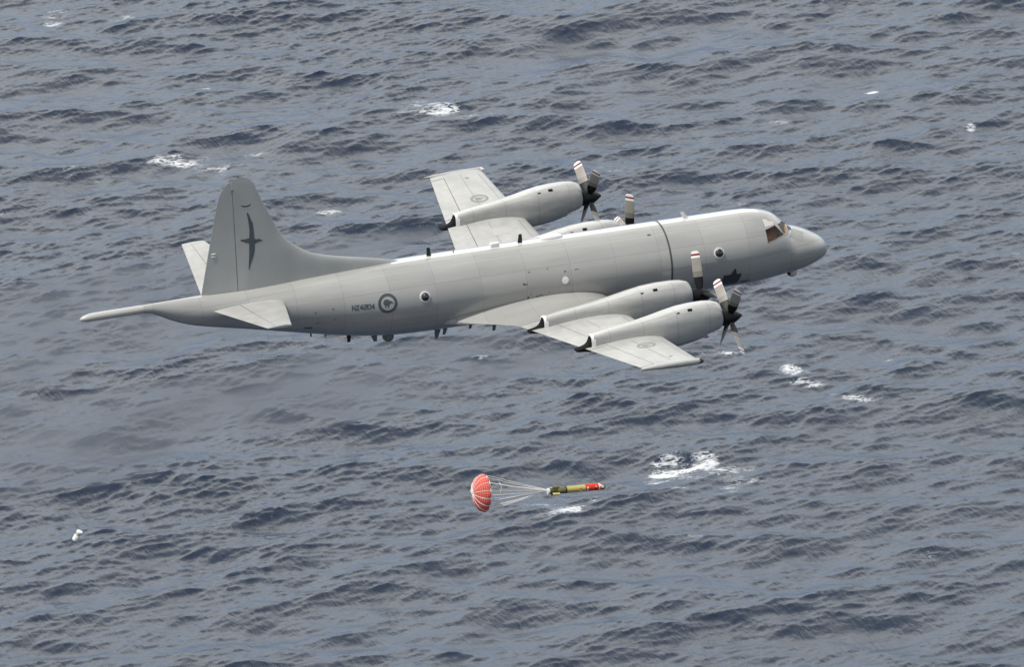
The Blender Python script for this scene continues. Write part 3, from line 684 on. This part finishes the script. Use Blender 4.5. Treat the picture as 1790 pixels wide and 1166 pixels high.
for gi, chx in enumerate('NZ4204'):
    for (a, b_) in GLYPH[chx]:
        p = Vector((-23.325+gi*adv+a[0]*cwd, .225+a[1]*chh)); q = Vector((-23.325+gi*adv+b_[0]*cwd, .225+b_[1]*chh))
        t = (q-p).normalized(); nn_ = Vector((-t.y, t.x)); p -= t*sw; q += t*sw; k = 4
        row = [[p.lerp(q, i/k)+nn_*s_*sw for s_ in (-1, 1)] for i in range(k+1)]
        vs = [[bm.verts.new((c.x, -fy(c.x, c.y-.035*(c.x+23.3), .008+.0004*gi), c.y-.035*(c.x+23.3))) for c in r] for r in row]
        for i in range(k): bm.faces.new((vs[i][0], vs[i][1], vs[i+1][1], vs[i+1][0]))
bmesh.ops.recalc_face_normals(bm, faces=bm.faces)
bm_obj('serial_number', bm, MARK, AC)

def porthole(x, z, r, bulge, mat, name='observer_window'):
    y = -fy(x, z); n = Vector((0, y, z)).normalized()
    q = n.to_track_quat('Z', 'Y').to_matrix()
    rings = []
    for rr, h in ((r, -.03), (r*.97, bulge*.25), (r*.85, bulge*.55), (r*.6, bulge*.85), (r*.3, bulge*.97), (r*.03, bulge)):
        rings.append([tuple(Vector((x, y, z))+q @ Vector((rr*math.cos(a), rr*math.sin(a), h))) for a in [2*math.pi*i/36 for i in range(36)]])
    v, f = loft(rings); o = mesh_obj(name, v, f, mat, AC)
    rings = []
    for rr, h in ((r*.98, -.03), (r*.98, .035), (r*1.24, .03), (r*1.27, -.03)):
        rings.append([tuple(Vector((x, y, z))+q @ Vector((rr*math.cos(a), rr*math.sin(a), h))) for a in [2*math.pi*i/36 for i in range(36)]])
    v, f = loft(rings, False, False); mesh_obj('window_rim', v, f, WHITE, o); return o
porthole(-5.78, .43, .20, .17, DGLASS); porthole(-19.92, .41, .20, .22, DGLASS)
c = side_decal('window_cover', circle(-13.24, .24, .165, .175)[:], WHITE, .03, 6); c['label'] = 'pale round plate covering a window above the wing'
side_decal('cover_tab', [(-13.36,.36),(-13.12,.34),(-13.16,.48),(-13.31,.49)], MARKP, .02, 4)
side_decal('dark_patch', [(-5.56,-.72),(-4.68,-.74),(-4.78,-1.36),(-5.62,-1.40)], DARK, .006, 8)  # plain dark patches low on the forward body side
side_decal('dark_patch_peak', [(-5.22,-.72),(-4.92,-.74),(-5.0,-.42),(-5.08,-.46)], DARK, .010, 6)
side_decal('dark_patch', [(-4.62,-1.22),(-4.15,-1.24),(-4.28,-1.36),(-4.66,-1.34)], DARK, .006, 6)
o = side_decal('black_slot', [(-25.48,-.44),(-25.12,-.46),(-25.12,-.53),(-25.48,-.51)], BLACK, .01, 4)
for (x, z, a, b) in ((-15.15,.30,.22,.05),(-15.22,.33,.06,.10),(-15.03,-.35,.09,.09),(-14.89,-.21,.05,.05),(-14.6,-.36,.07,.09),(-14.44,-.32,.20,.03),(-14.39,-.70,.24,.06),(-14.02,-.22,.06,.05),(-14.0,.83,.06,.05),(-14.89,.80,.06,.06),(-13.2,.62,.10,.05),(-12.65,.64,.22,.025)):
    side_decal('drain_vent', [(x-a/2, z-b/2), (x+a/2, z-b/2*.6), (x+a/2, z+b/2), (x-a/2*.7, z+b/2)], SEAMM, .008, 3)
for (x, z) in ((-25.0,.28),(-24.2,.36),(-24.9,-.25),(-24.15,-.14)): side_decal('rivet_plate', circle(x, z, .035, .035, 10), SEAMM, .008, 3)
side_decal('drain_vent', [(-8.95,1.49),(-8.75,1.49),(-8.78,1.53),(-8.92,1.53)], SEAMM, .01, 3)

# ------------------------------------------------------------------ aerials and pods
def blade_aerial(name, x, z, up, h, c0, c1, rake, mat, t=.05, y=0):
    """tapered aerofoil aerial standing on the skin at (x, z)"""
    rings = []
    for k in (-.25, 0, .5, .92, 1.0):
        kk = max(k, 0); c = c0+(c1-c0)*kk; tt = t*(1-.5*kk)*(.5 if k == 1 else 1)
        ring = []
        for i in range(14):
            a = 2*math.pi*i/14; ring.append((x-rake*kk+math.cos(a)*c/2, y+math.sin(a)*tt/2, z+up*h*k))
        rings.append(ring)
    v, f = loft(rings); return mesh_obj(name, v, f, mat, AC)
ct = lambda x: sec(x)[0]; cb = lambda x: sec(x)[1]
blade_aerial('blade_aerial', -19.12, ct(-19.1)-.02, 1, .42, .24, .15, .02, BLACK, .09)
blade_aerial('blade_aerial', -14.76, ct(-14.8)-.02, 1, .42, .24, .15, -.03, BLACK, .09)
blade_aerial('blade_aerial', -6.74, ct(-6.7)-.02, 1, .34, .26, .16, .18, WHITE, .06)
bm = bmesh.new(); box_bm(bm, (-16.0, -.05, 1.82), (.42, .20, .22), None, .04); bm_obj('top_fairing', bm, WHITE, AC)
bm = bmesh.new(); bmesh.ops.create_uvsphere(bm, u_segments=24, v_segments=12, radius=1); bmesh.ops.transform(bm, matrix=Matrix.Translation((-13.25, 0, 1.76)) @ Matrix.Diagonal((.56, .2, .16, 1)), verts=bm.verts); bm_obj('top_dome', bm, WHITE, AC)
bm = bmesh.new(); box_bm(bm, (-17.95, 0, 1.76), (.05, .05, .12), None, .01); bm_obj('top_stub', bm, BLACK, AC)
blade_aerial('belly_aerial', -24.88, cb(-24.88)+.03, -1, .24, .08, .07, 0, BLACK, .06)
blade_aerial('belly_aerial', -24.2, cb(-24.2)+.03, -1, .22, .09, .06, 0, GREENG, .06)
blade_aerial('belly_aerial', -23.08, cb(-23.08)+.03, -1, .40, .22, .15, .02, BLACK, .10)
blade_aerial('belly_aerial', -21.92, cb(-21.92)+.05, -1, .42, .36, .16, -.08, GREENG, .08)
blade_aerial('belly_aerial', -20.42, cb(-20.42)+.02, -1, .10, .05, .05, 0, BLACK, .05)
blade_aerial('belly_aerial', -18.83, cb(-18.8)+.03, -1, .58, .36, .14, .12, GREENG, .07)
blade_aerial('belly_aerial', -18.45, cb(-18.4)+.03, -1, .42, .26, .14, .12, GREENG, .07)
blade_aerial('belly_aerial', -17.15, cb(-17.1)+.03, -1, .40, .22, .12, .08, GREENG, .07, .25)
blade_aerial('belly_aerial', -16.05, cb(-16)+.03, -1, .62, .22, .14, .10, GREENG, .07, .1)
def pod(name, c, r, hgt, mat, lens=None):
    bm = bmesh.new(); bmesh.ops.create_uvsphere(bm, u_segments=28, v_segments=16, radius=r)
    for q in bm.verts:
        if q.co.z > 0: q.co.z *= hgt/r
    bmesh.ops.translate(bm, vec=c, verts=bm.verts); return bm_obj(name, bm, mat, AC)
pod('belly_dome', (-21.23, 0, cb(-21.2)-.12), .27, .35, GREENG)
tur = pod('camera_turret', (-1.68, -.02, cb(-1.7)-.10), .245, .35, varied('turret_grey', (.60, .60, .56), .4, .08))
bm = bmesh.new(); bmesh.ops.create_uvsphere(bm, u_segments=16, v_segments=10, radius=.12); bmesh.ops.translate(bm, vec=(-1.84, -.1, cb(-1.7)-.12), verts=bm.verts); bm_obj('turret_window', bm, BLACK, tur)

# ------------------------------------------------------------------ torpedo under its parachute
ORANGE = varied('torpedo_red', (.76, .05, .018), .4, .12, (3, 3, 3)); OLIVE = varied('torpedo_olive', (.17, .155, .06), .5, .2, (3, 3, 3))
KHAKI = varied('torpedo_khaki', (.54, .46, .15), .45, .12, (3, 3, 3)); OLIVED = varied('torpedo_dark_olive', (.05, .055, .03), .5, .2, (3, 3, 3))
TP = link(bpy.data.objects.new('torpedo', None)); TP.location = (-12.33-2.72, -8.09, H-10.60+2.86); TP.scale = (.98,)*3; TP.rotation_euler = (0, R(2.7), R(2))
tag(TP, 'red and khaki torpedo falling nose first to the right below the aircraft', 'torpedo')
def tube(name, st, mat, parent, n=32):
    v, f = loft([[(x, r*math.cos(a), r*math.sin(a)) for a in [2*math.pi*i/n for i in range(n)]] for x, r in st]); return mesh_obj(name, v, f, mat, parent)
tube('nose', [(1.20,.162),(1.30,.16),(1.36,.145),(1.395,.11),(1.41,.06),(1.413,.005)], OLIVE, TP)
tube('warhead_section', [(.44,.162),(1.06,.162)], ORANGE, TP); tube('white_ring', [(1.062,.1625),(1.12,.1625)], WHITE, TP); tube('red_ring', [(1.122,.162),(1.198,.162)], ORANGE, TP)
tube('middle_section', [(-.50,.162),(.42,.162)], KHAKI, TP)
b_ = tube('rear_section', [(-.95,.15),(-.9,.158),(-.54,.162)], OLIVE, TP)
tube('tail_section', [(-1.32,.11),(-1.26,.14),(-.96,.155)], OLIVED, TP); tube('parachute_pack', [(-1.42,.15),(-1.34,.15)], WHITE, TP)
tube('joint_ring', [(-.56,.166),(-.502,.166)], BLACK, TP); tube('joint_ring', [(.422,.166),(.438,.166)], BLACK, TP)
for a in (20, 110, 200, 290):
    bm = bmesh.new(); A = R(a); box_bm(bm, (-1.05, .20*math.cos(A), .20*math.sin(A)), (.34, .15, .02), Matrix.Rotation(A, 3, 'X'), .006); bm_obj('tail_fin', bm, KHAKI, TP)
for x, a, mt, s in ((.16, 205, WHITE, .09), (.16, 165, ORANGE, .08), (.52, 160, WHITE, .08), (.5, 200, WHITE, .07), (.9, 195, BLACK, .09), (.92, 150, WHITE, .05), (1.25, 165, WHITE, .12), (1.15, 140, WHITE, .1)):
    bm = bmesh.new(); A = R(a+0); 
    box_bm(bm, (x, .160*math.cos(A), .160*math.sin(A)), (s, .012, s), Matrix.Rotation(A, 3, 'X'), .003); bm_obj('marking_plate', bm, mt, TP)

PC = link(bpy.data.objects.new('parachute', None)); PC.location = (-16.74-2.72, -8.09, H-10.23+2.86); PC.scale = (.98,)*3; PC.rotation_euler = (0, R(5.6), R(2))
tag(PC, 'small red drogue parachute with white tapes trailing behind the torpedo', 'parachute')
canm = bpy.data.materials.new('red_ribbon_cloth'); canm.use_nodes = True
t_ = canm.node_tree; n_ = t_.nodes; l_ = t_.links; b = n_['Principled BSDF']; b.inputs['Roughness'].default_value = .85
uvn = n_.new('ShaderNodeAttribute'); uvn.attribute_name = 'cell'; spx = n_.new('ShaderNodeSeparateXYZ'); l_.new(uvn.outputs['Vector'], spx.inputs[0])
def tri(val, wid):
    a = n_.new('ShaderNodeMath'); a.operation = 'PINGPONG'; a.inputs[1].default_value = .5; l_.new(val, a.inputs[0])
    c_ = n_.new('ShaderNodeMath'); c_.operation = 'LESS_THAN'; c_.inputs[1].default_value = wid; l_.new(a.outputs[0], c_.inputs[0]); return c_.outputs[0]
mxx = n_.new('ShaderNodeMath'); mxx.operation = 'MAXIMUM'; l_.new(tri(spx.outputs['X'], .13), mxx.inputs[0]); l_.new(tri(spx.outputs['Y'], .13), mxx.inputs[1])
cm = n_.new('ShaderNodeMix'); cm.data_type = 'RGBA'; l_.new(mxx.outputs[0], cm.inputs[0]); cm.inputs[6].default_value = (.78, .03, .012, 1); cm.inputs[7].default_value = (.85, .33, .25, 1)
l_.new(cm.outputs[2], b.inputs['Base Color'])
tl = n_.new('ShaderNodeBsdfTranslucent'); l_.new(cm.outputs[2], tl.inputs[0]); ms = n_.new('ShaderNodeMixShader'); ms.inputs[0].default_value = .22
l_.new(b.outputs[0], ms.inputs[1]); l_.new(tl.outputs[0], ms.inputs[2]); l_.new(ms.outputs[0], n_['Material Output'].inputs['Surface'])
RC, GOR, NA, NR = .84, 14, 6, 20
def dome(u, ang, puff=0.0):
    """u: 0 apex .. 1 rim"""
    a = u*R(96); r = RC*math.sin(a)/math.sin(R(90)); x = -(.52*math.cos(a)) + .0
    r *= 1+puff; return (x, r*math.cos(ang), r*math.sin(ang))
vv, ff, cell = [], [], []
nt_ = GOR*NA
for i in range(NR+1):
    for j in range(nt_):
        u = .04+.96*i/NR; pf = .05*u*math.sin(math.pi*(j % NA)/NA); vv.append(dome(u, 2*math.pi*j/nt_, pf)); 
for i in range(NR):
    for j in range(nt_):
        k = (j+1) % nt_; ff.append((i*nt_+j, i*nt_+k, (i+1)*nt_+k, (i+1)*nt_+j))
can = mesh_obj('canopy', vv, ff, canm, PC)
at = can.data.attributes.new('cell', 'FLOAT_VECTOR', 'POINT')
at.data.foreach_set('vector', [c for i in range(NR+1) for j in range(nt_) for c in (9*i/NR, 5*((j % NA)/NA if (j//NA) % 2 == 0 else 1-(j % NA)/NA), 0)])
md = can.modifiers.new('thick', 'SOLIDIFY'); md.thickness = .008
CORD = base('white_cord', (.80, .78, .72), .8)
def cord(name, pts, r, mat, parent, n=6):
    rings = []
    for i, p in enumerate(pts):
        p = Vector(p); t = (Vector(pts[min(i+1, len(pts)-1)])-Vector(pts[max(i-1, 0)])).normalized()
        a = t.orthogonal().normalized(); bb = t.cross(a)
        if i and prev is not None: a = (prev-t*prev.dot(t)).normalized(); bb = t.cross(a)
        prev = a
        rings.append([tuple(p+a*r*math.cos(2*math.pi*k/n)+bb*r*math.sin(2*math.pi*k/n)) for k in range(n)])
        
    v, f = loft(rings); return mesh_obj(name, v, f, mat, parent)
for g in range(GOR):
    a = 2*math.pi*g/GOR
    cord('canopy_tape', [Vector(dome(.03+.97*i/12, a))*1.012 for i in range(13)], .015, WHITE, can)
rim = [Vector(dome(1.0, 2*math.pi*i/48, .0))*1.0 for i in range(49)]
cord('rim_tape', rim, .030, WHITE, can)
conf = Vector((3.10, 0, 0))
for g in range(GOR):
    a = 2*math.pi*(g)/GOR; p0 = Vector(dome(1.0, a)); pts = []
    for i in range(9):
        t = i/8; p = p0.lerp(conf+Vector((0, .03*math.cos(a), .03*math.sin(a))), t); p.z -= .05*math.sin(math.pi*t)*(1 if g % 3 else .2); pts.append(p)
    cord('suspension_line', pts, .0155, CORD, PC)
cord('slack_line', [(.62+.05*math.sin(6*t), -.5*math.cos(2.6*t-1.0), .62*math.cos(2.9*t)-.05) for t in [i/14 for i in range(15)]], .014, CORD, PC)

# ------------------------------------------------------------------ cast-off canister
CN = link(bpy.data.objects.new('canister', None)); CN.location = (-36.10, 0, H-9.90); CN.rotation_euler = (R(20), R(22), R(10)); CN.scale = (.86,)*3
tag(CN, 'small white cast-off canister tumbling above the water at the far left', 'canister')
def ztube(name, st, mat, parent, n=28):
    v, f = loft([[(r*math.cos(a), r*math.sin(a), z) for a in [2*math.pi*i/n for i in range(n)]] for z, r in st]); return mesh_obj(name, v, f, mat, parent)
CREAM = varied('canister_cream', (.55, .53, .43), .5, .1)
ztube('canister_body', [(-.30,.15),(-.28,.17),(-.02,.175),(.0,.16)], WHITE, CN)
ztube('canister_neck', [(.002,.125),(.16,.135)], CREAM, CN)
ztube('canister_collar', [(.162,.15),(.20,.165),(.27,.165),(.29,.15)], WHITE, CN)

# ------------------------------------------------------------------ hot exhaust trailing behind the engines
scene.cycles.volume_bounces = 4
hm_ = bpy.data.materials.new('exhaust_haze'); hm_.use_nodes = True; t_ = hm_.node_tree; n_ = t_.nodes; l_ = t_.links
n_.remove(n_['Principled BSDF'])
co_ = n_.new('ShaderNodeTexCoord'); mp_ = n_.new('ShaderNodeMapping'); mp_.inputs['Scale'].default_value = (.28, .7, .7)
no_ = n_.new('ShaderNodeTexNoise'); no_.inputs['Scale'].default_value = .9; no_.inputs['Detail'].default_value = 3
l_.new(co_.outputs['Object'], mp_.inputs[0]); l_.new(mp_.outputs[0], no_.inputs['Vector'])
mr_ = n_.new('ShaderNodeMapRange'); mr_.inputs['From Min'].default_value = .42; mr_.inputs['From Max'].default_value = .62; mr_.inputs['To Min'].default_value = .06; mr_.inputs['To Max'].default_value = 1.0
l_.new(no_.outputs['Fac'], mr_.inputs['Value'])
sp_ = n_.new('ShaderNodeSeparateXYZ'); l_.new(co_.outputs['Object'], sp_.inputs[0])
fd_ = n_.new('ShaderNodeMapRange'); fd_.inputs['From Min'].default_value = -48; fd_.inputs['From Max'].default_value = 0; fd_.inputs['To Min'].default_value = .02; fd_.inputs['To Max'].default_value = 1.5
l_.new(sp_.outputs['X'], fd_.inputs['Value'])
mm_ = n_.new('ShaderNodeMath'); mm_.operation = 'MULTIPLY'; l_.new(mr_.outputs[0], mm_.inputs[0]); l_.new(fd_.outputs[0], mm_.inputs[1])
def dens(k):
    q = n_.new('ShaderNodeMath'); q.operation = 'MULTIPLY'; q.inputs[1].default_value = k; l_.new(mm_.outputs[0], q.inputs[0]); return q.outputs[0]
v1 = n_.new('ShaderNodeVolumeScatter'); v1.inputs['Color'].default_value = (.98, .97, .96, 1); v1.inputs['Anisotropy'].default_value = .997; l_.new(dens(.55), v1.inputs['Density'])
v2 = n_.new('ShaderNodeVolumeScatter'); v2.inputs['Color'].default_value = (.24, .205, .18, 1); v2.inputs['Anisotropy'].default_value = .2; l_.new(dens(.10), v2.inputs['Density'])
va = n_.new('ShaderNodeAddShader'); l_.new(v1.outputs[0], va.inputs[0]); l_.new(v2.outputs[0], va.inputs[1]); l_.new(va.outputs[0], n_['Material Output'].inputs['Volume'])
M_ = Matrix.Translation(AC.location) @ Matrix.Rotation(R(-1.4), 4, 'Y')
for side, ya, zo, x0, nm_ in ((-1, 9.5, 0, -15.6, 'near outer'), (-1, 4.8, -.5, -16.4, 'near inner'), (1, 9.5, 0, -15.6, 'far outer'), (1, 4.8, -.5, -16.4, 'far inner')):
    rings = []
    for i in range(26):
        t = i/25; d = 48*t**1.5; r = .28+1.55*(1-math.exp(-d/10))+.010*d; ph = random.random()
        dz = -.35-zo*0-1.5*(1-math.exp(-d/22))-.012*d
        rings.append([(-d, (r*(1+.10*math.sin(3*a+ph*6)))*math.cos(a)*.9+.25*math.sin(d*.35+ya), dz+(r*(1+.10*math.sin(2*a+ph*5)))*math.sin(a)*.85) for a in [2*math.pi*k/20 for k in range(20)]])
    v, f = loft(rings); o = mesh_obj('exhaust_smoke', v, f, hm_)
    o.matrix_world = M_ @ Matrix.Translation((x0, side*ya, zo))
    tag(o, 'thin brownish exhaust trail streaming back from the %s engine' % nm_, 'smoke', None, 'stuff')
